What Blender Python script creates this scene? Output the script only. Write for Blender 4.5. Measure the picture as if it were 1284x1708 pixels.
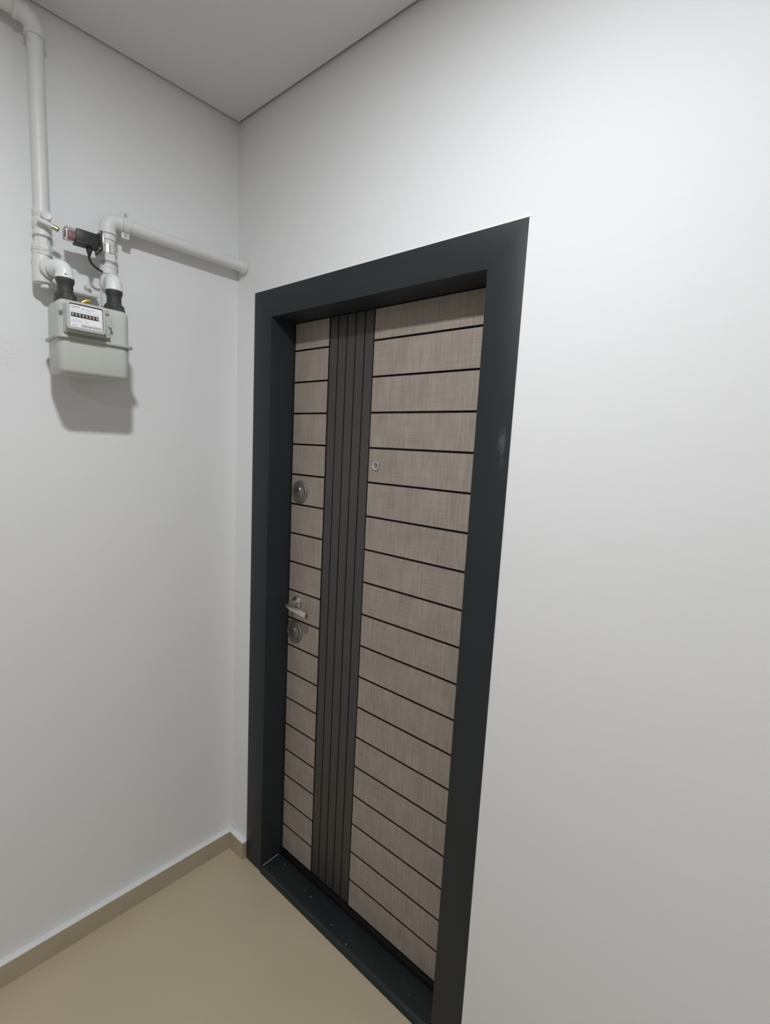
import bpy, bmesh, math, random
from mathutils import Vector, Matrix

for o in list(bpy.data.objects):
    bpy.data.objects.remove(o)
scn = bpy.context.scene
col = scn.collection
random.seed(7)

# ------------------------------------------------------------------ camera
RIGHT = Vector((0.766454, 0.640245, 0.051319))
DOWN = Vector((0.121770, -0.066394, -0.990335))
FWD = Vector((-0.630650, 0.765296, -0.128851))
CAM = Vector((1.536113, -0.996879, 1.604715))
F_PX = 797.184
cam_data = bpy.data.cameras.new('camera')
cam = bpy.data.objects.new('camera', cam_data)
col.objects.link(cam)
m = Matrix.Identity(4)
for i in range(3):
    m[i][0] = RIGHT[i]
    m[i][1] = -DOWN[i]
    m[i][2] = -FWD[i]
    m[i][3] = CAM[i]
cam.matrix_world = m
cam_data.sensor_fit = 'VERTICAL'
cam_data.sensor_height = 32.0
cam_data.lens = F_PX / 1708.0 * 32.0
cam_data.clip_start = 0.02
scn.camera = cam

# ------------------------------------------------------------------ world, lights, exposure
scn.view_settings.view_transform = 'Standard'
scn.view_settings.look = 'None'
scn.view_settings.exposure = 0.0
scn.view_settings.gamma = 1.0
scn.view_settings.use_curve_mapping = False
world = bpy.data.worlds.new('world')
scn.world = world
world.use_nodes = True
world.node_tree.nodes['Background'].inputs[0].default_value = (0, 0, 0, 1)

H = 2.656          # ceiling height


def downlight_or_fill(x, y, energy, radius, colour):
    ld = bpy.data.lights.new('ceiling_lamp_or_fill', 'AREA')
    ld.shape = 'DISK'
    ld.size = radius * 2
    ld.energy = energy
    ld.color = colour
    lo = bpy.data.objects.new('ceiling_lamp_or_fill', ld)
    lo.location = (x, y, H - 0.012)
    col.objects.link(lo)
    return lo


downlight_or_fill(1.15, -0.90, 19.5, 0.055, (0.965, 0.99, 1.03))     # the landing's lamp, just above the frame
downlight_or_fill(2.30, -2.70, 10.5, 0.055, (0.965, 0.99, 1.03))     # added fill light out of view, raises the ambient level

# ------------------------------------------------------------------ materials


class NT:
    def __init__(self, name, rough=0.5, metal=0.0, spec=0.5):
        self.m = bpy.data.materials.new(name)
        self.m.use_nodes = True
        self.t = self.m.node_tree
        self.b = self.t.nodes['Principled BSDF']
        self.b.inputs['Roughness'].default_value = rough
        self.b.inputs['Metallic'].default_value = metal
        self.b.inputs['Specular IOR Level'].default_value = spec

    def n(self, kind, **kw):
        nd = self.t.nodes.new(kind)
        for k, v in kw.items():
            setattr(nd, k, v)
        return nd

    def l(self, a, b):
        self.t.links.new(a, b)

    def coord(self, scale=(1, 1, 1), which='Object'):
        tc = self.n('ShaderNodeTexCoord')
        mp = self.n('ShaderNodeMapping')
        mp.inputs['Scale'].default_value = scale
        self.l(tc.outputs[which], mp.inputs['Vector'])
        return mp.outputs['Vector']

    def noise(self, vec, scale, detail=4, rough=0.55):
        nz = self.n('ShaderNodeTexNoise')
        nz.inputs['Scale'].default_value = scale
        nz.inputs['Detail'].default_value = detail
        nz.inputs['Roughness'].default_value = rough
        self.l(vec, nz.inputs['Vector'])
        return nz.outputs['Fac']

    def ramp(self, fac, stops):
        r = self.n('ShaderNodeValToRGB')
        e = r.color_ramp.elements
        while len(e) < len(stops):
            e.new(0.5)
        for el, (p, c) in zip(e, stops):
            el.position = p
            el.color = c if len(c) == 4 else (*c, 1)
        self.l(fac, r.inputs['Fac'])
        return r.outputs['Color']

    def mix(self, fac, a, b, blend='MIX'):
        mx = self.n('ShaderNodeMix', data_type='RGBA', blend_type=blend)
        for sock, v in ((mx.inputs[0], fac), (mx.inputs[6], a), (mx.inputs[7], b)):
            if hasattr(v, 'is_output'):
                self.l(v, sock)
            elif isinstance(v, (int, float)):
                sock.default_value = v
            else:
                sock.default_value = (*v, 1) if len(v) == 3 else v
        return mx.outputs[2]

    def color(self, c):
        if hasattr(c, 'is_output'):
            self.l(c, self.b.inputs['Base Color'])
        else:
            self.b.inputs['Base Color'].default_value = (*c, 1)
        return self

    def bump(self, h, strength, dist=0.002):
        bp = self.n('ShaderNodeBump')
        bp.inputs['Strength'].default_value = strength
        bp.inputs['Distance'].default_value = dist
        self.l(h, bp.inputs['Height'])
        self.l(bp.outputs['Normal'], self.b.inputs['Normal'])

    def ellipse(self, centre, radii, soft=0.6, wobble=0.0):
        """1 inside an ellipsoid in object space, 0 outside."""
        tc = self.n('ShaderNodeTexCoord')
        sub = self.n('ShaderNodeVectorMath', operation='SUBTRACT')
        sub.inputs[1].default_value = centre
        self.l(tc.outputs['Object'], sub.inputs[0])
        div = self.n('ShaderNodeVectorMath', operation='DIVIDE')
        div.inputs[1].default_value = radii
        self.l(sub.outputs[0], div.inputs[0])
        ln = self.n('ShaderNodeVectorMath', operation='LENGTH')
        self.l(div.outputs[0], ln.inputs[0])
        mr = self.n('ShaderNodeMapRange')
        mr.inputs['From Min'].default_value = 1.0
        mr.inputs['From Max'].default_value = 1.0 - soft
        self.l(ln.outputs['Value'], mr.inputs['Value'])
        return mr.outputs['Result']

    def math(self, op, a, b):
        mn = self.n('ShaderNodeMath', operation=op)
        for s, v in zip(mn.inputs, (a, b)):
            if hasattr(v, 'is_output'):
                self.l(v, s)
            else:
                s.default_value = v
        return mn.outputs[0]


def plain(name, c, rough=0.5, metal=0.0, spec=0.5, var=0.05, scale=30, bump=0.0):
    k = NT(name, rough, metal, spec)
    f = k.noise(k.coord(), scale)
    lo = tuple(v * (1 - var) for v in c)
    hi = tuple(min(1, v * (1 + var)) for v in c)
    k.color(k.ramp(f, [(0.3, lo), (0.7, hi)]))
    if bump:
        k.bump(f, bump)
    return k.m


def wall_material(name, c, patch=None):
    k = NT(name, 0.62, 0, 0.35)
    v = k.coord()
    big = k.noise(v, 2.2, 3)
    base = k.ramp(big, [(0.3, tuple(x * 0.985 for x in c)), (0.7, c)])
    fine = k.noise(v, 55, 6, 0.6)
    trowel = k.noise(k.coord((3, 3, 9)), 2.0, 3)
    h = k.math('ADD', k.math('MULTIPLY', fine, 0.5), k.math('MULTIPLY', trowel, 1.6))
    if patch:
        pm = k.ellipse(*patch, soft=0.7)
        rough_n = k.noise(v, 130, 8, 0.75)
        cut = k.ramp(rough_n, [(0.50, (0, 0, 0)), (0.58, (1, 1, 1))])
        pm2 = k.math('MULTIPLY', pm, cut)
        h = k.math('ADD', h, k.math('MULTIPLY', pm2, 1.6))
        base = k.mix(k.math('MULTIPLY', pm2, 0.25), base, (0.58, 0.57, 0.55))
    k.color(base)
    k.bump(h, 0.22, 0.002)
    return k.m


M = {}
M['wall'] = wall_material('white_wall_paint', (0.83, 0.83, 0.83))
M['wall_l'] = wall_material('white_wall_paint_scuffed', (0.83, 0.83, 0.83), ((-0.665, 0.0, 1.795), (0.055, 0.1, 0.06)))
M['ceiling'] = plain('ceiling_paint', (0.78, 0.78, 0.78), 0.7, 0, 0.3, 0.015, 3, 0.05)
M['white_line'] = plain('white_caulk', (0.86, 0.86, 0.85), 0.5, 0, 0.5, 0.02, 20)

k = NT('beige_floor_tile', 0.38, 0, 0.45)
v = k.coord()
fa = k.noise(v, 3.0, 4)
fb = k.noise(v, 160, 4, 0.7)
base = k.ramp(fa, [(0.3, (0.545, 0.462, 0.330)), (0.7, (0.585, 0.498, 0.358))])
k.color(k.mix(k.math('MULTIPLY', fb, 0.10), base, (0.42, 0.35, 0.25)))
k.bump(fb, 0.03, 0.001)
M['floor'] = k.m
M['skirt'] = plain('beige_skirting_tile', (0.470, 0.400, 0.290), 0.38, 0, 0.45, 0.04, 14)

k = NT('anthracite_frame_paint', 0.48, 0, 0.24)
v = k.coord()
f1 = k.noise(v, 3.5, 4)
base = k.ramp(f1, [(0.3, (0.023, 0.0280, 0.0310)), (0.7, (0.028, 0.0320, 0.0355))])
smear = k.math('MULTIPLY', k.ellipse((1.045, 0, 1.625), (0.012, 0.2, 0.06), 0.8), k.ramp(k.noise(k.coord((60, 9, 14)), 1.5, 5), [(0.46, (0, 0, 0)), (0.62, (0.8, 0.8, 0.8))]))
base = k.mix(smear, base, (0.09, 0.11, 0.115))
k.color(base)
k.bump(k.noise(v, 220, 3), 0.03, 0.001)
M['frame'] = k.m

k = NT('anthracite_sill_paint', 0.40, 0, 0.35)
v = k.coord()
sp = k.ramp(k.noise(v, 75, 2, 0.4), [(0.735, (0, 0, 0)), (0.76, (1, 1, 1))])
base = k.ramp(k.noise(v, 6, 4), [(0.35, (0.015, 0.0195, 0.0205)), (0.7, (0.024, 0.0275, 0.0285))])
base = k.mix(k.math('MULTIPLY', sp, 0.7), base, (0.30, 0.29, 0.27))
k.color(base)
M['sill'] = k.m


def wood(name, tone):
    k = NT(name, 0.55, 0, 0.35)
    oi = k.n('ShaderNodeObjectInfo')
    tc = k.n('ShaderNodeTexCoord')
    off = k.n('ShaderNodeVectorMath', operation='ADD')
    cmb = k.n('ShaderNodeCombineXYZ')
    rnd = k.math('MULTIPLY', oi.outputs['Random'], 37.0)
    k.l(rnd, cmb.inputs[0])
    k.l(rnd, cmb.inputs[2])
    k.l(tc.outputs['Object'], off.inputs[0])
    k.l(cmb.outputs[0], off.inputs[1])

    def sc(s):
        mp = k.n('ShaderNodeMapping')
        mp.inputs['Scale'].default_value = s
        k.l(off.outputs[0], mp.inputs['Vector'])
        return mp.outputs['Vector']
    vert = k.noise(sc((150, 40, 9)), 1.0, 5, 0.65)      # upright sawn grain
    horz = k.noise(sc((7, 40, 220)), 1.0, 4, 0.6)       # fine cross brushing
    cloud = k.noise(sc((14, 14, 9)), 1.0, 3, 0.5)
    c0 = k.ramp(vert, [(0.30, tuple(x * 0.80 for x in tone)), (0.55, tone), (0.78, tuple(x * 1.22 for x in tone))])
    hz = k.ramp(horz, [(0.3, (0.84, 0.83, 0.82)), (0.6, (1, 1, 1))])
    c1 = k.mix(0.8, c0, hz, 'MULTIPLY')
    cl = k.ramp(cloud, [(0.35, (0.93, 0.90, 0.88)), (0.65, (1.03, 1.03, 1.0))])
    k.color(k.mix(1.0, c1, cl, 'MULTIPLY'))
    hh = k.math('ADD', vert, k.math('MULTIPLY', horz, 0.6))
    k.bump(hh, 0.18, 0.0012)
    return k.m


M['wood'] = wood('grey_oak_laminate', (0.355, 0.308, 0.268))
M['strip'] = plain('charcoal_laminate', (0.052, 0.049, 0.047), 0.42, 0, 0.5, 0.08, 8)
M['core'] = plain('dark_brown_groove', (0.020, 0.013, 0.010), 0.7, 0, 0.2, 0.1, 20)
M['rubber'] = plain('black_rubber', (0.006, 0.006, 0.006), 0.7, 0, 0.2, 0.1, 40)
M['steel'] = plain('brushed_steel', (0.42, 0.40, 0.375), 0.46, 1.0, 0.5, 0.08, 60)
M['lever_steel'] = plain('satin_nickel', (0.66, 0.63, 0.58), 0.30, 1.0, 0.5, 0.06, 60)
M['keyhole'] = plain('keyhole_black', (0.01, 0.01, 0.01), 0.6)
M['lens'] = plain('peephole_lens', (0.30, 0.28, 0.26), 0.15, 1.0, 0.8)
M['pipe'] = plain('white_pipe_paint', (0.74, 0.745, 0.73), 0.42, 0, 0.5, 0.03, 18, 0.04)
M['elbow'] = plain('fresh_white_elbow', (0.79, 0.83, 0.81), 0.38, 0, 0.5, 0.02, 18)
M['pipe_shade'] = plain('grey_overpainted_thread', (0.48, 0.48, 0.47), 0.5, 0, 0.4, 0.06, 60, 0.1)
M['meter'] = plain('grey_green_meter_enamel', (0.53, 0.545, 0.505), 0.38, 0, 0.5, 0.02, 12)
M['rim'] = plain('meter_rim_enamel', (0.45, 0.465, 0.43), 0.34, 0, 0.5, 0.03, 20)
M['black'] = plain('black_plastic', (0.022, 0.022, 0.021), 0.42, 0, 0.5, 0.1, 40)
M['union'] = plain('dark_union_casting', (0.045, 0.045, 0.040), 0.5, 0, 0.5, 0.12, 60, 0.1)
M['gasket'] = plain('dark_gasket', (0.06, 0.062, 0.058), 0.6)
M['label'] = plain('white_label', (0.86, 0.86, 0.87), 0.35, 0, 0.5, 0.01, 10)
M['ink'] = plain('grey_print', (0.22, 0.22, 0.24), 0.5)
M['ink_light'] = plain('light_grey_print', (0.50, 0.50, 0.52), 0.5)
M['digit'] = plain('digit_white', (0.75, 0.75, 0.74), 0.5)
M['drum'] = plain('drum_black', (0.02, 0.02, 0.022), 0.4)
M['drum_red'] = plain('drum_red', (0.11, 0.02, 0.03), 0.4)
M['brass'] = plain('brass', (0.62, 0.42, 0.15), 0.32, 1.0, 0.5, 0.08, 50)
M['brass_old'] = plain('brass_dull', (0.52, 0.46, 0.28), 0.38, 1.0, 0.5, 0.1, 50)
M['chrome'] = plain('zinc_plate', (0.78, 0.78, 0.77), 0.22, 1.0, 0.5, 0.05, 40)
M['red'] = plain('red_indicator', (0.36, 0.10, 0.13), 0.4)
k = NT('clear_plastic', 0.12, 0, 0.5)
k.color(k.mix(0.0, (0.95, 0.95, 0.94), (1, 1, 1)))
k.b.inputs['Transmission Weight'].default_value = 0.92
k.b.inputs['IOR'].default_value = 1.3
M['clear'] = k.m

# ------------------------------------------------------------------ mesh helpers


def build(name, bm, mat, parent=None, smooth=35, loc=None):
    bmesh.ops.recalc_face_normals(bm, faces=bm.faces[:])
    me = bpy.data.meshes.new(name)
    bm.to_mesh(me)
    bm.free()
    if smooth:
        for p in me.polygons:
            p.use_smooth = True
        me.set_sharp_from_angle(angle=math.radians(smooth))
    me.materials.append(M[mat])
    o = bpy.data.objects.new(name, me)
    if loc:
        o.location = loc
    col.objects.link(o)
    if parent:
        o.parent = parent
    return o


def merge(bm, tmp):
    me = bpy.data.meshes.new('tmp')
    tmp.to_mesh(me)
    tmp.free()
    bm.from_mesh(me)
    bpy.data.meshes.remove(me)


def box(bm, x0, x1, y0, y1, z0, z1, bev=0.0, seg=2):
    t = bmesh.new()
    bmesh.ops.create_cube(t, size=1)
    for v in t.verts:
        v.co = Vector(((x0 + x1) / 2 + v.co.x * (x1 - x0), (y0 + y1) / 2 + v.co.y * (y1 - y0), (z0 + z1) / 2 + v.co.z * (z1 - z0)))
    if bev:
        bmesh.ops.bevel(t, geom=t.edges[:], offset=bev, segments=seg, profile=0.5, affect='EDGES')
    merge(bm, t)


def B(*a, **k):
    bm = bmesh.new()
    box(bm, *a, **k)
    return bm


def frame_at(d):
    d = d.normalized()
    up = Vector((0, 0, 1)) if abs(d.z) < 0.9 else Vector((1, 0, 0))
    a = d.cross(up).normalized()
    return a, d.cross(a).normalized()


def sweep(bm, pts, radii, seg=24, cap=True):
    """Round tube through pts with a radius at every point."""
    pts = [Vector(p) for p in pts]
    if isinstance(radii, (int, float)):
        radii = [radii] * len(pts)
    rings = []
    a = None
    for i, p in enumerate(pts):
        j0, j1 = max(i - 1, 0), min(i + 1, len(pts) - 1)
        d = pts[j1] - pts[j0]
        if d.length < 1e-9:
            d = pts[min(j1 + 1, len(pts) - 1)] - pts[max(j0 - 1, 0)]
        d.normalize()
        if a is None:
            a, b = frame_at(d)
        else:
            a = (a - d * a.dot(d)).normalized()
            b = d.cross(a).normalized()
        rings.append([bm.verts.new(p + (a * math.cos(t) + b * math.sin(t)) * radii[i]) for t in [2 * math.pi * q / seg for q in range(seg)]])
    for r0, r1 in zip(rings, rings[1:]):
        for q in range(seg):
            bm.faces.new((r0[q], r0[(q + 1) % seg], r1[(q + 1) % seg], r1[q]))
    if cap:
        bm.faces.new(rings[0][::-1])
        bm.faces.new(rings[-1])


def lathe(bm, origin, axis, profile, seg=24):
    """profile: list of (distance along axis, radius)."""
    o, d = Vector(origin), Vector(axis).normalized()
    a, b = frame_at(d)
    rings = [[bm.verts.new(o + d * h + (a * math.cos(t) + b * math.sin(t)) * r) for t in [2 * math.pi * (q + 0.5) / seg for q in range(seg)]] for h, r in profile]
    for r0, r1 in zip(rings, rings[1:]):
        for q in range(seg):
            bm.faces.new((r0[q], r0[(q + 1) % seg], r1[(q + 1) % seg], r1[q]))
    bm.faces.new(rings[0][::-1])
    bm.faces.new(rings[-1])


def L(*a, **k):
    bm = bmesh.new()
    lathe(bm, *a, **k)
    return bm


def S(*a, **k):
    bm = bmesh.new()
    sweep(bm, *a, **k)
    return bm


def arc(c, p, q, r, n=8):
    """Points of a quarter turn about c, from direction p to direction q."""
    c, p, q = Vector(c), Vector(p).normalized(), Vector(q).normalized()
    return [c + (p * math.cos(t) + q * math.sin(t)) * r for t in [math.pi / 2 * i / n for i in range(n + 1)]]


def rounded_stack(bm, x0, x1, y0, y1, levels, r, seg=7):
    """Rounded-rectangle loops, levels = (z, inset)."""
    rings = []
    for z, ins in levels:
        rr = max(r - ins, 0.0015)
        ring = []
        for cx, cy, a0 in ((x1 - ins - rr, y1 - ins - rr, 0), (x0 + ins + rr, y1 - ins - rr, 90), (x0 + ins + rr, y0 + ins + rr, 180), (x1 - ins - rr, y0 + ins + rr, 270)):
            for i in range(seg):
                t = math.radians(a0 + 90 * i / (seg - 1))
                ring.append(bm.verts.new((cx + rr * math.cos(t), cy + rr * math.sin(t), z)))
        rings.append(ring)
    n = len(rings[0])
    for r0, r1 in zip(rings, rings[1:]):
        for q in range(n):
            bm.faces.new((r0[q], r0[(q + 1) % n], r1[(q + 1) % n], r1[q]))
    bm.faces.new(rings[0][::-1])
    bm.faces.new(rings[-1])


def empty(name, loc, rz=0.0):
    o = bpy.data.objects.new(name, None)
    o.empty_display_size = 0.05
    o.location = loc
    o.rotation_euler = (0, 0, rz)
    col.objects.link(o)
    return o


def tag(o, label=None, cat=None, group=None, kind=None):
    for kk, vv in (('label', label), ('category', cat), ('group', group), ('kind', kind)):
        if vv:
            o[kk] = vv
    return o


# left wall: local X runs towards the corner, -Y points into the room
LW_ROT = math.atan2(0.998102, 0.061582)
TILT = 0.061699    # the left wall leaves the corner at a little more than a right angle

# ------------------------------------------------------------------ the setting
XR, YB = 3.3, -3.6      # far ends of the landing, behind the camera
XL = -TILT * abs(YB)

tag(build('floor', B(XL - 0.2, XR, YB, 0.12, -0.06, 0.0), 'floor', smooth=0),
    'polished beige tile floor below the door', kind='structure')

# ceiling panel held 6 mm off the walls: the dark shadow line along its edges
bm = bmesh.new()
GAP = 0.009
pts = [(GAP, -GAP), (XR, -GAP), (XR, YB), (-TILT * abs(YB) + GAP, YB)]
lo = [bm.verts.new((x, y, H)) for x, y in pts]
hi = [bm.verts.new((x, y, H + 0.02)) for x, y in pts]
bm.faces.new(lo[::-1])
bm.faces.new(hi)
for i in range(4):
    j = (i + 1) % 4
    bm.faces.new((lo[i], lo[j], hi[j], hi[i]))
tag(build('ceiling', bm, 'ceiling', smooth=0), 'plain pale ceiling panel with a shadow gap', kind='structure')
tag(build('ceiling_slab', B(XL - 0.2, XR + 0.1, YB - 0.1, 0.2, H + 0.06, H + 0.12), 'core', smooth=0),  # dark colour deepens the shade seen in the ceiling gap
    'slab over the ceiling, coloured dark for the shade in the gap', kind='structure')

# door wall (right of the corner) with its opening
FX0, FX1, FZ, FY = 0.1089, 1.0650, 2.100, -0.006
W_L, W_T, W_R = 0.0928, 0.0873, 0.0890
IX0, IX1, IZ = FX0 + W_L, FX1 - W_R, FZ - W_T
D = 0.0913          # face of the door leaf
WT = 0.20
bm = bmesh.new()
box(bm, -0.05, FX0 + 0.03, 0, WT, -0.05, H + 0.06)
box(bm, FX1 - 0.03, XR, 0, WT, -0.05, H + 0.06)
box(bm, FX0 + 0.03, FX1 - 0.03, 0, WT, FZ - 0.03, H + 0.06)
tag(build('wall_right', bm, 'wall', smooth=0), 'white painted wall holding the apartment door', kind='structure')

# left wall
bm = bmesh.new()
box(bm, -3.7, 0.0, 0.0, 0.12, -0.05, H + 0.06)
wl = build('wall_left', bm, 'wall_l', smooth=0)
wl.rotation_euler = (0, 0, LW_ROT)
# wall local: X = towards corner, Y = into the wall
tag(wl, 'white painted wall carrying the gas meter', kind='structure')
tag(build('wall_back', B(XL - 0.2, XR, YB - 0.1, YB, -0.05, H + 0.06), 'wall', smooth=0), kind='structure')
tag(build('wall_far', B(XR, XR + 0.1, YB - 0.1, WT, -0.05, H + 0.06), 'wall', smooth=0), kind='structure')

# skirting tiles with their white filled top edge
SK_T, SK_H = 0.0228, 0.0722
sk = build('baseboard_left', B(-3.6, -0.0005, -SK_T, 0.0, 0.0, SK_H - 0.003), 'skirt', smooth=0)
sk.rotation_euler = (0, 0, LW_ROT)
tag(sk, 'beige skirting tile along the wall under the meter', kind='structure')
c = build('skirting_cap', B(-3.6, -0.0005, -SK_T + 0.0006, 0.0, SK_H - 0.003, SK_H, bev=0.0008), 'white_line', sk)
c['label'] = 'white filled top edge'
sk2 = build('baseboard_right', B(SK_T, FX0 - 0.001, -SK_T, 0.0, 0.0, SK_H - 0.003), 'skirt', smooth=0)
tag(sk2, 'short beige skirting tile between the corner and the door frame', kind='structure')
c = build('skirting_cap', B(SK_T, FX0 - 0.001, -SK_T + 0.0006, 0.0, SK_H - 0.003, SK_H, bev=0.0008), 'white_line', sk2)
c['label'] = 'white filled top edge'
sk3 = build('baseboard_right', B(FX1 + 0.004, XR, -0.010, 0.0, 0.0, SK_H - 0.003), 'skirt', smooth=0)
tag(sk3, 'beige skirting tile right of the door frame', kind='structure')

# ------------------------------------------------------------------ door frame
tr = tag(empty('trim_1', ((FX0 + FX1) / 2, 0, 0)), 'wide anthracite painted steel door frame around the plank door', kind='structure')


def rel(o, p):
    """Keep world coordinates under a moved parent."""
    o.parent = p
    o.matrix_parent_inverse = p.matrix_basis.inverted()
    return o


def member(name, outline, mat='frame'):
    """outline: polygon in (x,z); extruded from FY to the depth of the leaf."""
    b = bmesh.new()
    f = [b.verts.new((x, FY, z)) for x, z in outline]
    g = [b.verts.new((x, D + 0.012, z)) for x, z in outline]
    n = len(f)
    b.faces.new(f)
    b.faces.new(g[::-1])
    for i in range(n):
        j = (i + 1) % n
        b.faces.new((f[j], f[i], g[i], g[j]))
    bmesh.ops.recalc_face_normals(b, faces=b.faces[:])
    ed = [e for e in b.edges if all(abs(v.co.y - FY) < 1e-6 for v in e.verts)]
    bmesh.ops.bevel(b, geom=ed, offset=0.0016, segments=2, profile=0.5, affect='EDGES')
    return rel(build(name, b, mat), tr)


member('casing', [(FX0, 0.0), (IX0, 0.0), (IX0, IZ), (IX1, IZ), (IX1, 0.0), (FX1, 0.0), (FX1, FZ), (FX0, FZ)])
# sill plate, lapped on the floor between the posts
bm = bmesh.new()
prof = [(FY - 0.003, 0.0), (FY - 0.002, 0.012), (FY + 0.004, 0.0195), (FY + 0.012, 0.0210), (0.080, 0.0200), (0.083, 0.0190), (0.083, 0.0)]
xs = [IX0 + 0.0012, IX1 - 0.008]
ra = [bm.verts.new((xs[0], y, z)) for y, z in prof]
rb = [bm.verts.new((xs[1], y, z)) for y, z in prof]
bm.faces.new(ra)
bm.faces.new(rb[::-1])
for i in range(len(prof)):
    j = (i + 1) % len(prof)
    bm.faces.new((ra[i], rb[i], rb[j], ra[j]))
s_ = rel(build('sill', bm, 'sill', smooth=50), tr)
s_['label'] = 'scuffed dark sill plate with paint specks'
sb_ = rel(build('sill_bead', B(IX0 + 0.0002, IX0 + 0.0020, 0.004, 0.074, 0.0195, 0.0222, bev=0.0005), 'pipe_shade'), tr)
sb_['label'] = 'pale filler line at the end of the sill'
rel(build('sill_seal', B(IX0 + 0.0005, IX1 - 0.0005, 0.0835, D + 0.010, 0.0, 0.040, bev=0.002), 'rubber'), tr)
# white caulk line on the outside of the frame
bm = bmesh.new()
for pr in ([(FX1 + 0.0001, -0.0035), (FX1 + 0.0058, 0.0002), (FX1 + 0.0001, 0.0002)],):
    lo_ = [bm.verts.new((x, y, SK_H)) for x, y in pr]
    hi_ = [bm.verts.new((x, y, FZ + 0.004)) for x, y in pr]
    bm.faces.new(lo_)
    bm.faces.new(hi_[::-1])
    for i in range(3):
        k_ = (i + 1) % 3
        bm.faces.new((lo_[i], lo_[k_], hi_[k_], hi_[i]))
pr = [(FZ + 0.0001, -0.0035), (FZ + 0.0050, 0.0002), (FZ + 0.0001, 0.0002)]
lo_ = [bm.verts.new((FX0, y, z)) for z, y in pr]
hi_ = [bm.verts.new((FX1 + 0.003, y, z)) for z, y in pr]
bm.faces.new(lo_)
bm.faces.new(hi_[::-1])
for i in range(3):
    k_ = (i + 1) % 3
    bm.faces.new((lo_[i], lo_[k_], hi_[k_], hi_[i]))
cb = rel(build('caulk_bead', bm, 'white_line'), tr)
cb['label'] = 'white caulk line round the frame'

# ------------------------------------------------------------------ door leaf
door = tag(empty('door_1', ((IX0 + IX1) / 2, D + 0.02, 0.04)), 'apartment door of grey oak planks with a charcoal strip', kind='structure')
G = 0.0044                       # groove width
LX0, LX1 = 0.2073, IX1 - 0.003
ZB, ZT = 0.0470, 2.0105
SL, SR = 0.3749, 0.5629
G0, PITCH = 0.1469, 0.10438
rel(build('leaf_core', B(LX0 - 0.004, LX1, D + 0.006, D + 0.06, ZB - 0.003, ZT), 'core', smooth=0), door)
rel(build('edge_seal', B(IX0 + 0.0003, LX0 - 0.0008, D + 0.001, D + 0.012, ZB, ZT), 'rubber', smooth=0), door)


def plank_mesh(x0, x1, z0, z1, bev=0.0009):
    w, h = x1 - x0, z1 - z0
    return B(-w / 2, w / 2, 0, 0.006, -h / 2, h / 2, bev=bev, seg=1)


def dark_edges(me):
    me.materials.append(M['core'])          # the grooves are machined into the dark board behind the veneer
    for p in me.polygons:
        if abs(p.normal.y) < 0.9:
            p.material_index = 1


edges = [ZB] + [G0 + PITCH * i for i in range(18)] + [ZT]
cache = {}
for x0, x1 in ((LX0, SL - G / 2), (SR + G / 2, LX1)):
    for i in range(19):
        z0 = edges[i] + (G / 2 if i else 0)
        z1 = edges[i + 1] - (G / 2 if i < 18 else 0)
        key = (round(x1 - x0, 4), round(z1 - z0, 3))
        loc = ((x0 + x1) / 2, D, (z0 + z1) / 2)
        if key not in cache:
            o = build('plank', plank_mesh(x0, x1, z0, z1), 'wood', loc=loc)
            dark_edges(o.data)
            cache[key] = o.data
        else:
            o = bpy.data.objects.new('plank', cache[key])
            o.location = loc
            col.objects.link(o)
        rel(o, door)
sw = (SR - SL) / 5
strip_data = None
for i in range(5):
    x0, x1 = SL + sw * i + 0.0015, SL + sw * (i + 1) - 0.0015
    loc = ((x0 + x1) / 2, D + 0.001, (ZB + ZT) / 2)
    if strip_data is None:
        o = build('upright_strip', plank_mesh(x0, x1, ZB, ZT), 'strip', loc=loc)
        dark_edges(o.data)
        strip_data = o.data
    else:
        o = bpy.data.objects.new('upright_strip', strip_data)
        o.location = loc
        col.objects.link(o)
    rel(o, door)
    o['label'] = 'charcoal upright strip'


def rosette(name, x, z, r, keyhole=True):
    o = build(name, L((x, D, z), (0, -1, 0), [(0, r), (0.004, r), (0.0072, r * 0.96), (0.0082, r * 0.90), (0.0074, r * 0.84), (0.0074, r * 0.5), (0.0076, r * 0.48), (0.0078, 0.001)], seg=48), 'steel')
    rel(o, door)
    return o


ro = rosette('lock_rosette', 0.2550, 1.4455, 0.0385)
bm = L((0.2550, D - 0.0075, 1.4535), (0, -1, 0), [(0, 0.0085), (0.003, 0.0085), (0.004, 0.0075), (0.0041, 0.001)], seg=24)
kb = build('key_cylinder', bm, 'lever_steel')
rel(kb, door); kb.parent = ro; kb.matrix_parent_inverse = ro.matrix_world.inverted()
kb.matrix_parent_inverse = Matrix.Identity(4)
bm = B(0.2534, 0.2566, D - 0.0128, D - 0.010, 1.4475, 1.4600, bev=0.0006)
kh = build('keyhole', bm, 'keyhole'); kh.parent = ro
ro2 = rosette('lock_rosette', 0.2490, 0.9376, 0.0395)
bm = L((0.2490, D - 0.0075, 0.9440), (0, -1, 0), [(0, 0.0085), (0.002, 0.0085), (0.003, 0.0075), (0.0031, 0.001)], seg=24)
kb2 = build('key_cylinder', bm, 'steel'); kb2.parent = ro2
bm = B(0.2479, 0.2501, D - 0.0118, D - 0.009, 0.9380, 0.9500, bev=0.0006)
kh2 = build('keyhole', bm, 'keyhole'); kh2.parent = ro2
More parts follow.
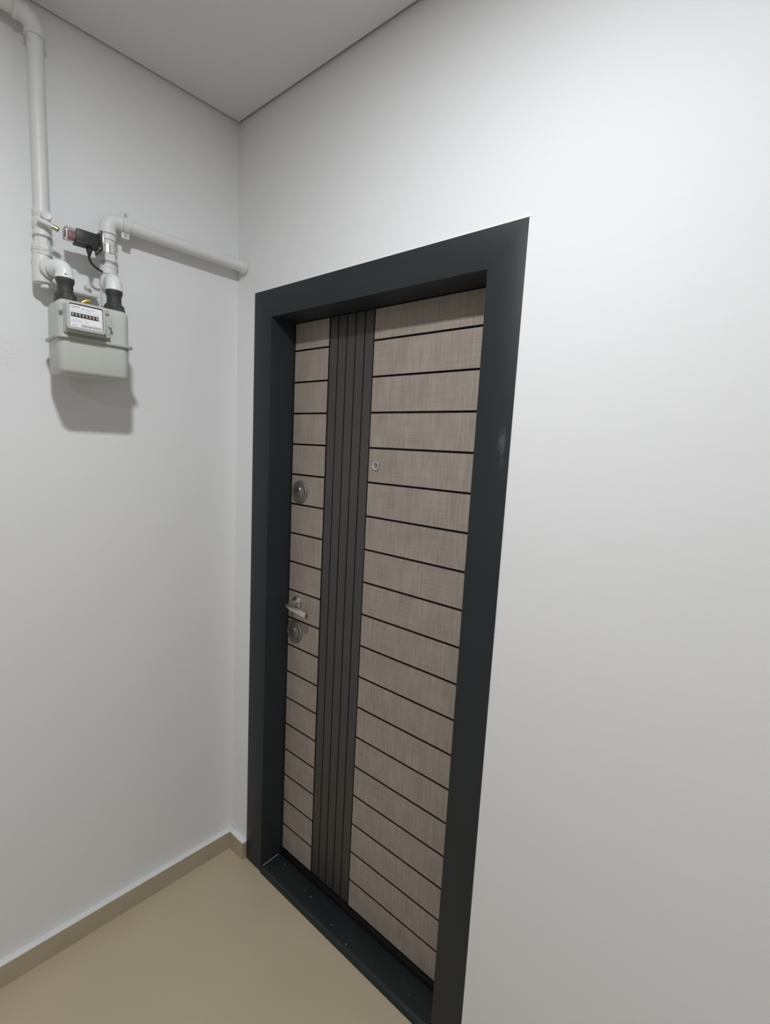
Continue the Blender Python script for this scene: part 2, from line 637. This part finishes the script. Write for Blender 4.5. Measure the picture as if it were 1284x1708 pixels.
# lever handle
hx, hz = 0.2570, 1.0490
hd = rel(build('door_handle', L((hx, D, hz), (0, -1, 0), [(0, 0.0235), (0.005, 0.0235), (0.008, 0.0220), (0.009, 0.019), (0.010, 0.0125), (0.030, 0.0105), (0.036, 0.0105)], seg=36), 'lever_steel'), door)
bm = bmesh.new()
secs = [(hx - 0.012, 0.006, 0.0050, 1.0430), (hx + 0.004, 0.0080, 0.0060, 1.0415), (hx + 0.030, 0.0076, 0.0078, 1.0385), (hx + 0.062, 0.0070, 0.0098, 1.0350), (hx + 0.092, 0.0066, 0.0108, 1.0320), (hx + 0.0945, 0.0052, 0.0095, 1.0320)]
rings = []
for x, dy, dz, zc in secs:
    yc = D - 0.0415
    # section with a broad sloping front facet
    prof = [(-dy, -dz * 0.55), (-dy * 0.9, dz * 0.5), (-dy * 0.2, dz), (dy * 0.7, dz), (dy, dz * 0.6), (dy, -dz * 0.6), (dy * 0.6, -dz), (-dy * 0.4, -dz)]
    rings.append([bm.verts.new((x, yc + a, zc + b)) for a, b in prof])
for r0, r1 in zip(rings, rings[1:]):
    for q in range(8):
        bm.faces.new((r0[q], r0[(q + 1) % 8], r1[(q + 1) % 8], r1[q]))
bm.faces.new(rings[0][::-1])
bm.faces.new(rings[-1])
lv = build('lever', bm, 'lever_steel', smooth=28)
lv.parent = hd
# peephole
ph = rel(build('peephole', L((0.5962, D, 1.5565), (0, -1, 0), [(0, 0.0150), (0.002, 0.0150), (0.004, 0.0138), (0.0045, 0.0095), (0.0025, 0.0080), (0.0022, 0.001)], seg=32), 'lever_steel'), door)
bm = L((0.5962, D - 0.0023, 1.5565), (0, -1, 0), [(0, 0.0078), (0.0012, 0.0065), (0.0018, 0.004), (0.002, 0.0006)], seg=24)
pl = build('peephole_lens', bm, 'lens'); pl.parent = ph
for cc in (kb, kh, kb2, kh2, lv, pl):
    cc.matrix_parent_inverse = door.matrix_basis.inverted() @ Matrix.Identity(4)
    cc.matrix_parent_inverse = Matrix.Identity(4)

# ------------------------------------------------------------------ gas meter on the left wall
# Under every root here: X = -s (towards the corner), Y = -n (n = distance from the wall), Z up.


def P3(s, n, z):
    return Vector((-s, -n, z))


def wall_root(name):
    return empty(name, (0, 0, 0), LW_ROT)


def part(name, bm, mat, parent, label=None, smooth=35):
    o = build(name, bm, mat, parent, smooth)
    if label:
        o['label'] = label
    return o


meter = tag(wall_root('gas_meter'), 'grey-green gas meter with white dial label, hanging on the left wall', 'gas meter')
NF, NB = 0.175, 0.060
X0, X1 = -0.5755, -0.4125
bm = bmesh.new()
rounded_stack(bm, X0, X1, -NF, -NB, [(1.842, 0), (1.916, 0), (1.923, 0.0012), (1.928, 0.0040), (1.931, 0.009), (1.932, 0.015)], 0.019)
part('upper_case', bm, 'meter', meter)
bm = bmesh.new()
rounded_stack(bm, X0, X1, -NF, -NB, [(1.7535, 0.014), (1.7545, 0.008), (1.758, 0.003), (1.764, 0.0), (1.838, 0.0)], 0.019)
part('lower_case', bm, 'meter', meter)
bm = bmesh.new()
rounded_stack(bm, X0 - 0.0065, X1 + 0.0085, -NF - 0.0085, -NB + 0.010, [(1.8370, 0.0025), (1.8378, 0.0006), (1.8395, 0.0), (1.8420, 0.0), (1.8438, 0.0006), (1.8446, 0.0025)], 0.020)
part('rim_flange', bm, 'rim', meter, 'folded rim between the two half cases')
# index housing
bm = bmesh.new()
box(bm, -0.5665, -0.4640, -0.188, -0.172, 1.850, 1.922, bev=0.004)


def plate(bm, x0, x1, z0, z1, y0, y1, r, inner=None, seg=5):
    """Rounded plate in XZ (y0 = front), with an optional rectangular hole."""
    def loop(ax0, ax1, az0, az1, rr, y):
        out = []
        for cx, cz, a0 in ((ax1 - rr, az1 - rr, 0), (ax0 + rr, az1 - rr, 90), (ax0 + rr, az0 + rr, 180), (ax1 - rr, az0 + rr, 270)):
            for i in range(seg):
                t = math.radians(a0 + 90 * i / (seg - 1))
                out.append(bm.verts.new((cx + rr * math.cos(t), y, cz + rr * math.sin(t))))
        return out
    def bridge(a, b):
        n = len(a)
        for q in range(n):
            bm.faces.new((a[q], a[(q + 1) % n], b[(q + 1) % n], b[q]))
    e = 0.0012
    back = loop(x0, x1, z0, z1, r, y1)
    f1 = loop(x0, x1, z0, z1, r, y0 + e)
    f0 = loop(x0 + e, x1 - e, z0 + e, z1 - e, max(r - e, 0.001), y0)
    bridge(back, f1)
    bridge(f1, f0)
    bm.faces.new(back)
    if inner:
        ix0, ix1, iz0, iz1, ir, depth = inner
        g0 = loop(ix0, ix1, iz0, iz1, ir, y0)
        g1 = loop(ix0, ix1, iz0, iz1, ir, y0 + depth)
        bridge(f0, g0)
        bridge(g0, g1)
        bm.faces.new(g1)
    else:
        bm.faces.new(f0)


HX0, HX1, HZ0, HZ1, HY = -0.5655, -0.4825, 1.8555, 1.9205, -0.2095
plate(bm, HX0, HX1, HZ0, HZ1, HY, -0.180, 0.006, (HX0 + 0.0045, HX1 - 0.0045, HZ0 + 0.0045, HZ1 - 0.0040, 0.005, 0.004))
housing = part('index_housing', bm, 'meter', meter, 'raised housing of the counter')
bm = bmesh.new()
plate(bm, HX0 + 0.0047, HX1 - 0.0047, HZ0 + 0.0047, HZ1 - 0.0042, HY + 0.0030, HY + 0.0039, 0.005)
part('gasket', bm, 'gasket', housing, 'dark gasket round the label')
bm = bmesh.new()
LX0_, LX1_, LZ0_, LZ1_ = HX0 + 0.0060, HX1 - 0.0058, HZ0 + 0.0056, HZ1 - 0.0066
plate(bm, LX0_, LX1_, LZ0_, LZ1_, HY + 0.0018, HY + 0.0029, 0.003)
part('dial_label', bm, 'label', housing, 'white printed label')
YL = HY + 0.0018
# print too small to read: lines of small marks
bm = bmesh.new()
bml = bmesh.new()


def words(b, x, x_end, z, h, rng):
    while x < x_end:
        w = rng.uniform(0.0012, 0.0046)
        box(b, x, min(x + w, x_end), YL - 0.00025, YL + 0.0002, z - h / 2, z + h / 2)
        x += w + 0.0009


rg = random.Random(3)
words(bm, LX0_ + 0.003, LX0_ + 0.022, LZ1_ - 0.0050, 0.0022, rg)
words(bml, LX0_ + 0.003, LX0_ + 0.017, LZ1_ - 0.0085, 0.0011, rg)
words(bm, LX0_ + 0.0255, LX0_ + 0.0305, LZ1_ - 0.0072, 0.0022, rg)
words(bml, LX0_ + 0.034, LX0_ + 0.053, LZ1_ - 0.0062, 0.0015, rg)
words(bml, LX0_ + 0.034, LX0_ + 0.049, LZ1_ - 0.0092, 0.0009, rg)
words(bml, LX0_ + 0.003, LX0_ + 0.030, LZ1_ - 0.0140, 0.0012, rg)
words(bml, LX0_ + 0.033, LX1_ - 0.006, LZ1_ - 0.0140, 0.0010, rg)
for zz in (0.0185, 0.0160, 0.0135):
    words(bml, LX0_ + 0.003, LX0_ + 0.026, LZ0_ + zz, 0.0008, rg)
    words(bml, LX0_ + 0.031, LX0_ + 0.040, LZ0_ + zz, 0.0008, rg)
words(bml, LX1_ - 0.008, LX1_ - 0.003, LZ0_ + 0.0265, 0.0016, rg)
words(bml, LX1_ - 0.008, LX1_ - 0.003, LZ0_ + 0.0215, 0.0012, rg)
words(bm, LX0_ + 0.004, LX0_ + 0.018, LZ0_ + 0.0060, 0.0012, rg)
x = LX0_ + 0.024
while x < LX1_ - 0.003:                      # bar code
    w = rg.choice((0.0003, 0.0006, 0.0009))
    box(bm, x, x + w, YL - 0.00025, YL + 0.0002, LZ0_ + 0.0030, LZ0_ + 0.0090)
    x += w + rg.choice((0.0003, 0.0006, 0.0008))
part('label_print', bm, 'ink', housing, 'dark print and bar code', 0)['kind'] = 'stuff'
part('label_print', bml, 'ink_light', housing, 'fine grey print', 0)['kind'] = 'stuff'
CX0, CX1, CZ0, CZ1 = -0.5570, -0.4975, 1.8855, 1.8955
part('counter_window', B(CX0, CX1, YL - 0.0006, YL + 0.0003, CZ0, CZ1, bev=0.0003), 'drum', housing, 'black counter strip')
dw = (CX1 - CX0) / 8
for i in range(8):
    xx = CX0 + dw * i
    red = i >= 5
    part('digit_drum', B(xx + 0.0008, xx + dw - 0.0008, YL - 0.0012, YL - 0.0003, CZ0 + 0.0009, CZ1 - 0.0009, bev=0.0003),
         'drum_red' if red else 'drum', housing, 'dark red digit drum' if red else 'black digit drum')
bm = bmesh.new()
for i in range(8):                            # a white 0 on every drum
    cx, cz = CX0 + dw * (i + 0.5), (CZ0 + CZ1) / 2
    out, inn = [], []
    for q in range(16):
        t = 2 * math.pi * q / 16
        out.append(bm.verts.new((cx + 0.00175 * math.cos(t), YL - 0.0014, cz + 0.0030 * math.sin(t))))
        inn.append(bm.verts.new((cx + 0.0009 * math.cos(t), YL - 0.0014, cz + 0.0018 * math.sin(t))))
    for q in range(16):
        bm.faces.new((out[q], out[(q + 1) % 16], inn[(q + 1) % 16], inn[q]))
part('counter_digits', bm, 'digit', housing, 'white digits', 0)['kind'] = 'stuff'
for sx, sz in ((-0.4725, 1.9150), (-0.4725, 1.8570)):
    part('screw', L((sx, -0.186, sz), (0, -1, 0), [(0, 0.0052), (0.006, 0.0052), (0.0068, 0.004), (0.0055, 0.003), (0.0054, 0.0006)], seg=20), 'rim', housing)
part('seal_strap', B(-0.4675, -0.4630, -0.1905, -0.1865, 1.8780, 1.9180, bev=0.0014), 'meter', meter, 'small grey seal strap')
part('seal_screw', L((-0.4655, -0.189, 1.8835), (0, -1, 0), [(0, 0.0048), (0.004, 0.0048), (0.005, 0.003), (0.0036, 0.0022), (0.0035, 0.0005)], seg=20), 'meter', meter)
part('side_stud', L((-0.5715, -0.172, 1.9010), (0, -1, 0), [(0, 0.0036), (0.010, 0.0036), (0.011, 0.0026), (0.0111, 0.0006)], seg=16), 'rim', meter)
# union connectors on top of the meter
for s in (0.5450, 0.4320):
    o = P3(s, 0.1165, 1.9305)
    bm = bmesh.new()
    lathe(bm, o, (0, 0, 1), [(0, 0.0258), (0.012, 0.0258), (0.014, 0.0246), (0.0205, 0.0244)], seg=8)
    lathe(bm, o, (0, 0, 1), [(0.018, 0.0238), (0.0225, 0.0230), (0.0255, 0.0200), (0.028, 0.0178), (0.045, 0.0174), (0.049, 0.0190), (0.052, 0.0206), (0.059, 0.0208)], seg=24)
    part('union_connector', bm, 'union', meter, 'dark pipe union')
part('test_nipple', S([P3(0.5115, 0.118, 1.930), P3(0.5115, 0.118, 1.937), P3(0.508, 0.118, 1.943), P3(0.500, 0.118, 1.9475), P3(0.4905, 0.118, 1.951), P3(0.4895, 0.118, 1.9513)],
                      [0.0045, 0.005, 0.0055, 0.0068, 0.0062, 0.004], seg=14), 'brass', meter, 'small brass nipple')

# ------------------------------------------------------------------ inlet pipe (left)
NR = 0.045
inlet = tag(wall_root('gas_pipe'), 'white gas riser with valve, from the ceiling down to the left of the meter', 'pipe')
SI = 0.5745
PR = 0.0172
ZE = 2.596
part('riser', S([P3(SI, NR, 2.150), P3(SI, NR, 2.565)], PR, seg=32), 'pipe', inlet)
R_ = 0.030
c = P3(SI + R_, NR, ZE - R_)
pts = [P3(SI, NR, ZE - R_ - 0.013), P3(SI, NR, ZE - R_ - 0.0125), P3(SI, NR, ZE - R_ - 0.006)] + arc(c, (1, 0, 0), (0, 0, 1), R_) + [P3(SI + R_ + 0.006, NR, ZE), P3(SI + R_ + 0.0125, NR, ZE), P3(SI + R_ + 0.013, NR, ZE)]
rad = [0.0190, 0.0225, 0.0225] + [0.0208] * 9 + [0.0225, 0.0225, 0.0190]
part('elbow', S(pts, rad, seg=32), 'pipe', inlet)
part('ceiling_run', S([P3(SI + R_, NR, ZE), P3(1.60, NR, ZE)], PR, seg=32), 'pipe', inlet, 'level run of pipe below the ceiling')
# ball valve
vb = part('ball_valve', L(P3(SI, NR, 2.098), (0, 0, 1), [(0, 0.0195), (0.001, 0.0205), (0.012, 0.0205), (0.015, 0.0185), (0.022, 0.0195), (0.030, 0.0215), (0.038, 0.0205), (0.044, 0.0185), (0.047, 0.0205), (0.061, 0.0205), (0.062, 0.0185)], seg=24), 'pipe', inlet)
lathe_bm = L(P3(SI - 0.003, NR + 0.012, 2.1415), (0, -1, 0), [(0, 0.0105), (0.012, 0.0105), (0.014, 0.0088), (0.020, 0.0088), (0.0205, 0.0112), (0.025, 0.0112), (0.0265, 0.0095), (0.0255, 0.0070), (0.0254, 0.0005)], seg=20)
part('valve_stem', lathe_bm, 'pipe', vb)
bm = S([P3(SI + 0.016, NR + 0.029, 2.1285), P3(SI + 0.010, NR + 0.032, 2.1265), P3(SI - 0.002, NR + 0.036, 2.1225), P3(SI - 0.013, NR + 0.037, 2.1190)], [0.0035, 0.0060, 0.0064, 0.0052], seg=14)
part('valve_handle', bm, 'pipe', vb, 'white painted butterfly handle')
bm = S([P3(SI - 0.011, NR + 0.037, 2.1196), P3(SI - 0.015, NR + 0.037, 2.1184), P3(SI - 0.025, NR + 0.038, 2.1155), P3(SI - 0.028, NR + 0.038, 2.1146)], [0.0048, 0.0056, 0.0066, 0.0046], seg=14)
part('handle_tip', bm, 'brass_old', vb, 'bare brass handle tip')
part('union_nut', L(P3(SI + 0.001, NR, 2.050), (0, 0, 1), [(0, 0.0200), (0.002, 0.0232), (0.010, 0.0240), (0.012, 0.0222), (0.015, 0.0222), (0.017, 0.0236), (0.026, 0.0228), (0.029, 0.0190), (0.034, 0.0178), (0.050, 0.0178)], seg=8), 'pipe', inlet, smooth=20)
for zz in (2.0485, 2.0945):
    part('thread', L(P3(SI, NR, zz), (0, 0, 1), [(0, 0.0186), (0.0015, 0.0202), (0.0035, 0.0186)], seg=24), 'pipe_shade', inlet, 'grey overpainted thread')
part('sealing_tape', L(P3(SI + 0.001, NR, 2.060), (0, 0, 1), [(0, 0.0225), (0.001, 0.0246), (0.0035, 0.0246), (0.0045, 0.0225)], seg=28), 'pipe', inlet, 'ridge of sealing tape')
ST = SI + 0.003
part('tee', L(P3(ST, NR, 1.984), (0, 0, 1), [(0, 0.0190), (0.001, 0.0215), (0.012, 0.0220), (0.030, 0.0220), (0.056, 0.0210), (0.066, 0.0205), (0.070, 0.0185)], seg=28), 'pipe', inlet)
pd = (P3(0.5450, 0.1165, 2.019) - P3(ST, NR, 2.019)).normalized()
o = P3(ST, NR, 2.019)
part('tee_outlet', L(o, pd, [(0, 0.0185), (0.022, 0.0190), (0.0225, 0.0235), (0.029, 0.0240), (0.0305, 0.0225), (0.031, 0.0170), (0.050, 0.0165)], seg=28), 'pipe', inlet, 'ringed outlet')


def drop_elbow(s0, n0, s1, n1, z_top, z_bot, parent):
    """Elbow from a level run at (s0,n0) to straight down at (s1,n1)."""
    a, b = P3(s0, n0, z_top), P3(s1, n1, z_top)
    d = (b - a).normalized()
    r = 0.019
    c = b - d * r - Vector((0, 0, r))
    ln = (b - a).length
    pts = [b - d * 0.040, b - d * 0.0395, b - d * 0.030] + arc(c, (0, 0, 1), d, r, 10) + [P3(s1, n1, z_bot + 0.007), P3(s1, n1, z_bot + 0.001), P3(s1, n1, z_bot)]
    rad = [0.0175, 0.0205, 0.0205] + [0.0196] * 11 + [0.0212, 0.0214, 0.0195]
    return part('drop_elbow', S(pts, rad, seg=32), 'elbow', parent, 'bright white elbow above the meter')


drop_elbow(ST, NR, 0.5450, 0.1165, 2.019, 1.9900, inlet)
part('casting_mark', B(-0.5505, -0.5455, -0.1385, -0.1330, 1.9960, 1.9985, bev=0.0006), 'gasket', inlet, 'small dark mark on the elbow')
part('tee_plug', L(P3(ST - 0.004, NR + 0.006, 1.972), (0, 0, 1), [(0, 0.0080), (0.001, 0.0095), (0.009, 0.0095), (0.012, 0.0085)], seg=6), 'pipe', inlet, 'hexagonal plug under the tee', 25)

# ------------------------------------------------------------------ outlet pipe (right)
outlet = tag(wall_root('gas_pipe'), 'white gas outlet pipe, from the right of the meter level into the corner', 'pipe')
SO = 0.4230
ZH = 2.1945
part('tee', L(P3(SO, NR, 1.960), (0, 0, 1), [(0, 0.0185), (0.001, 0.0205), (0.012, 0.0205), (0.060, 0.0205), (0.088, 0.0205), (0.092, 0.0185)], seg=28), 'pipe', outlet)
pd = (P3(0.4320, 0.1165, 2.019) - P3(SO, NR, 2.019)).normalized()
part('tee_outlet', L(P3(SO, NR, 2.019), pd, [(0, 0.0185), (0.024, 0.0190), (0.0245, 0.0225), (0.031, 0.0230), (0.0325, 0.0215), (0.033, 0.0170), (0.050, 0.0165)], seg=28), 'pipe', outlet, 'ringed outlet')
drop_elbow(SO, NR, 0.4320, 0.1165, 2.019, 1.9905, outlet)
part('union_nut', L(P3(SO, NR, 2.046), (0, 0, 1), [(0, 0.0195), (0.002, 0.0228), (0.011, 0.0232), (0.013, 0.0210), (0.016, 0.0210), (0.018, 0.0222), (0.026, 0.0220), (0.029, 0.0190)], seg=24), 'pipe', outlet)
part('hexagon_nipple', L(P3(SO, NR, 2.076), (0, 0, 1), [(0, 0.0175), (0.0005, 0.0175), (0.006, 0.0175), (0.0065, 0.0222), (0.026, 0.0222), (0.0265, 0.0180), (0.034, 0.0180)], seg=6), 'pipe', outlet, smooth=25)
part('thread', L(P3(SO, NR, 2.0445), (0, 0, 1), [(0, 0.0186), (0.0012, 0.0214), (0.003, 0.0186)], seg=24), 'pipe_shade', outlet, 'grey overpainted thread')
part('thread', L(P3(SO, NR, 2.073), (0, 0, 1), [(0, 0.0182), (0.004, 0.0184), (0.008, 0.0182)], seg=24), 'pipe_shade', outlet, 'grey overpainted thread')
part('collar', L(P3(SO, NR, 2.108), (0, 0, 1), [(0, 0.0180), (0.018, 0.0180), (0.030, 0.0185), (0.0305, 0.0210), (0.044, 0.0212), (0.0445, 0.0185), (0.055, 0.0182)], seg=24), 'pipe', outlet)
R2 = 0.026
c = P3(SO - R2, NR, ZH - R2)
pts = [P3(SO, NR, ZH - R2 - 0.014), P3(SO, NR, ZH - R2 - 0.0135), P3(SO, NR, ZH - R2 - 0.005)] + arc(c, (-1, 0, 0), (0, 0, 1), R2) + [P3(SO - R2 - 0.005, NR, ZH), P3(SO - R2 - 0.0095, NR, ZH), P3(SO - R2 - 0.010, NR, ZH)]
rad = [0.0195, 0.0225, 0.0225] + [0.0205] * 9 + [0.0222, 0.0222, 0.0190]
part('elbow', S(pts, rad, seg=32), 'pipe', outlet)
part('level_run', S([P3(SO - R2, NR, ZH), P3(0.002, NR, ZH)], 0.0180, seg=32), 'pipe', outlet)


def clamp(s, parent):
    bm = bmesh.new()
    lathe(bm, P3(s + 0.009, NR, ZH), (1, 0, 0), [(0, 0.0185), (0.0002, 0.0224), (0.0178, 0.0224), (0.018, 0.0185)], seg=32)
    box(bm, -s - 0.010, -s + 0.010, -NR - 0.005, -NR + 0.003, ZH + 0.017, ZH + 0.036, bev=0.001)
    box(bm, -s - 0.010, -s + 0.010, -NR - 0.005, -NR + 0.003, ZH - 0.036, ZH - 0.017, bev=0.001)
    box(bm, -s - 0.004, -s + 0.004, -NR + 0.018, -0.0005, ZH - 0.004, ZH + 0.004)
    o = part('pipe_clamp', bm, 'pipe', parent)
    for dz in (0.0265, -0.0265):
        part('screw', L((-s, -NR - 0.005, ZH + dz), (0, -1, 0), [(0, 0.0045), (0.002, 0.0042), (0.003, 0.002), (0.0031, 0.0005)], seg=14), 'pipe_shade', o)
    return o


clamp(0.3780, outlet)
part('wall_collar', L(P3(0.013, NR, ZH), (1, 0, 0), [(0, 0.0185), (0.0005, 0.0226), (0.0105, 0.0226), (0.011, 0.0205), (0.016, 0.0195)], seg=32), 'pipe', outlet, 'ring where the pipe enters the door wall')
for s in (0.3560, 0.0420):
    part('rivet', L(P3(s, NR + 0.009, ZH + 0.0150), (0, -0.5, 0.86), [(0, 0.0022), (0.0012, 0.0020), (0.0014, 0.0005)], seg=12), 'pipe_shade', outlet, 'small grey rivet head')

# bracket bar that carries the meter between both pipes
bar = tag(wall_root('meter_bracket'), 'thin painted bracket bar on the wall between the two pipes, behind the meter', 'bracket')
part('bar', B(-0.5530, -0.4440, -0.030, 0.0, 1.9850, 1.9940, bev=0.0015), 'pipe', bar)
part('bracket_screw', L((-0.4655, 0.0, 2.0130), (0, -1, 0), [(0, 0.0080), (0.016, 0.0080), (0.018, 0.006), (0.0181, 0.0006)], seg=20), 'pipe', bar, 'white round screw head')
part('web', B(-0.4690, -0.4620, -0.010, 0.0, 1.9900, 2.0130, bev=0.001), 'pipe', bar)

# ------------------------------------------------------------------ black shut-off actuator on the outlet pipe
act = tag(wall_root('shutoff_actuator'), 'small black box with a clear red-tipped cap clamped to the outlet pipe', 'actuator')
NA0, NA1 = 0.068, 0.098
bm = bmesh.new()
box(bm, -0.5110, -0.4560, -NA1, -NA0, 2.0985, 2.1295, bev=0.0012)
box(bm, -0.5135, -0.4560, -NA1 - 0.003, -NA0 + 0.003, 2.0945, 2.0990, bev=0.001)
hs = part('housing', bm, 'black', act)
part('cable_gland', L((-0.4795, -0.083, 2.0960), (0, 0, -1), [(0, 0.0075), (0.010, 0.0070), (0.017, 0.0050), (0.022, 0.0036)], seg=18), 'black', hs)
part('end_plate', B(-0.4575, -0.4525, -NA1 - 0.006, -0.050, 2.0900, 2.1400, bev=0.001), 'black', act, 'black end plate')
bm = bmesh.new()
box(bm, -0.4523, -0.4495, -NA1 - 0.005, -0.042, 2.0910, 2.1390, bev=0.0008)
lathe(bm, P3(SO, NR, 2.102), (0, 0, 1), [(0, 0.0190), (0.0006, 0.0225), (0.022, 0.0225), (0.0226, 0.0190)], seg=28)
box(bm, -0.4495, -0.4400, -0.066, -0.034, 2.1020, 2.1246, bev=0.001)
part('pipe_strap', bm, 'chrome', act, 'shiny zinc strap round the pipe')
for y, z in ((-0.099, 2.1350), (-0.099, 2.0960), (-0.082, 2.0945)):
    part('screw', L((-0.4520, y, z), (-1, 0, 0), [(0, 0.0034), (0.008, 0.0034), (0.009, 0.0022), (0.0091, 0.0005)], seg=14), 'chrome', act)
cap_ = part('clear_cap', B(-0.5350, -0.5108, -NA1 + 0.002, -NA0 + 0.002, 2.1000, 2.1275, bev=0.002), 'clear', act, 'clear plastic cap')
part('red_core', B(-0.5270, -0.5112, -NA1 + 0.009, -NA0 - 0.006, 2.1050, 2.1220, bev=0.002), 'red', act, 'red indicator inside the cap')
part('cable', S([P3(0.4795, 0.083, 2.078), P3(0.4800, 0.082, 2.070), P3(0.4775, 0.080, 2.064), P3(0.4720, 0.077, 2.0575), P3(0.464, 0.073, 2.0525), P3(0.455, 0.068, 2.0505), P3(0.446, 0.060, 2.0500), P3(0.438, 0.054, 2.0500)],
                0.0030, seg=12), 'black', act, 'short black cable')
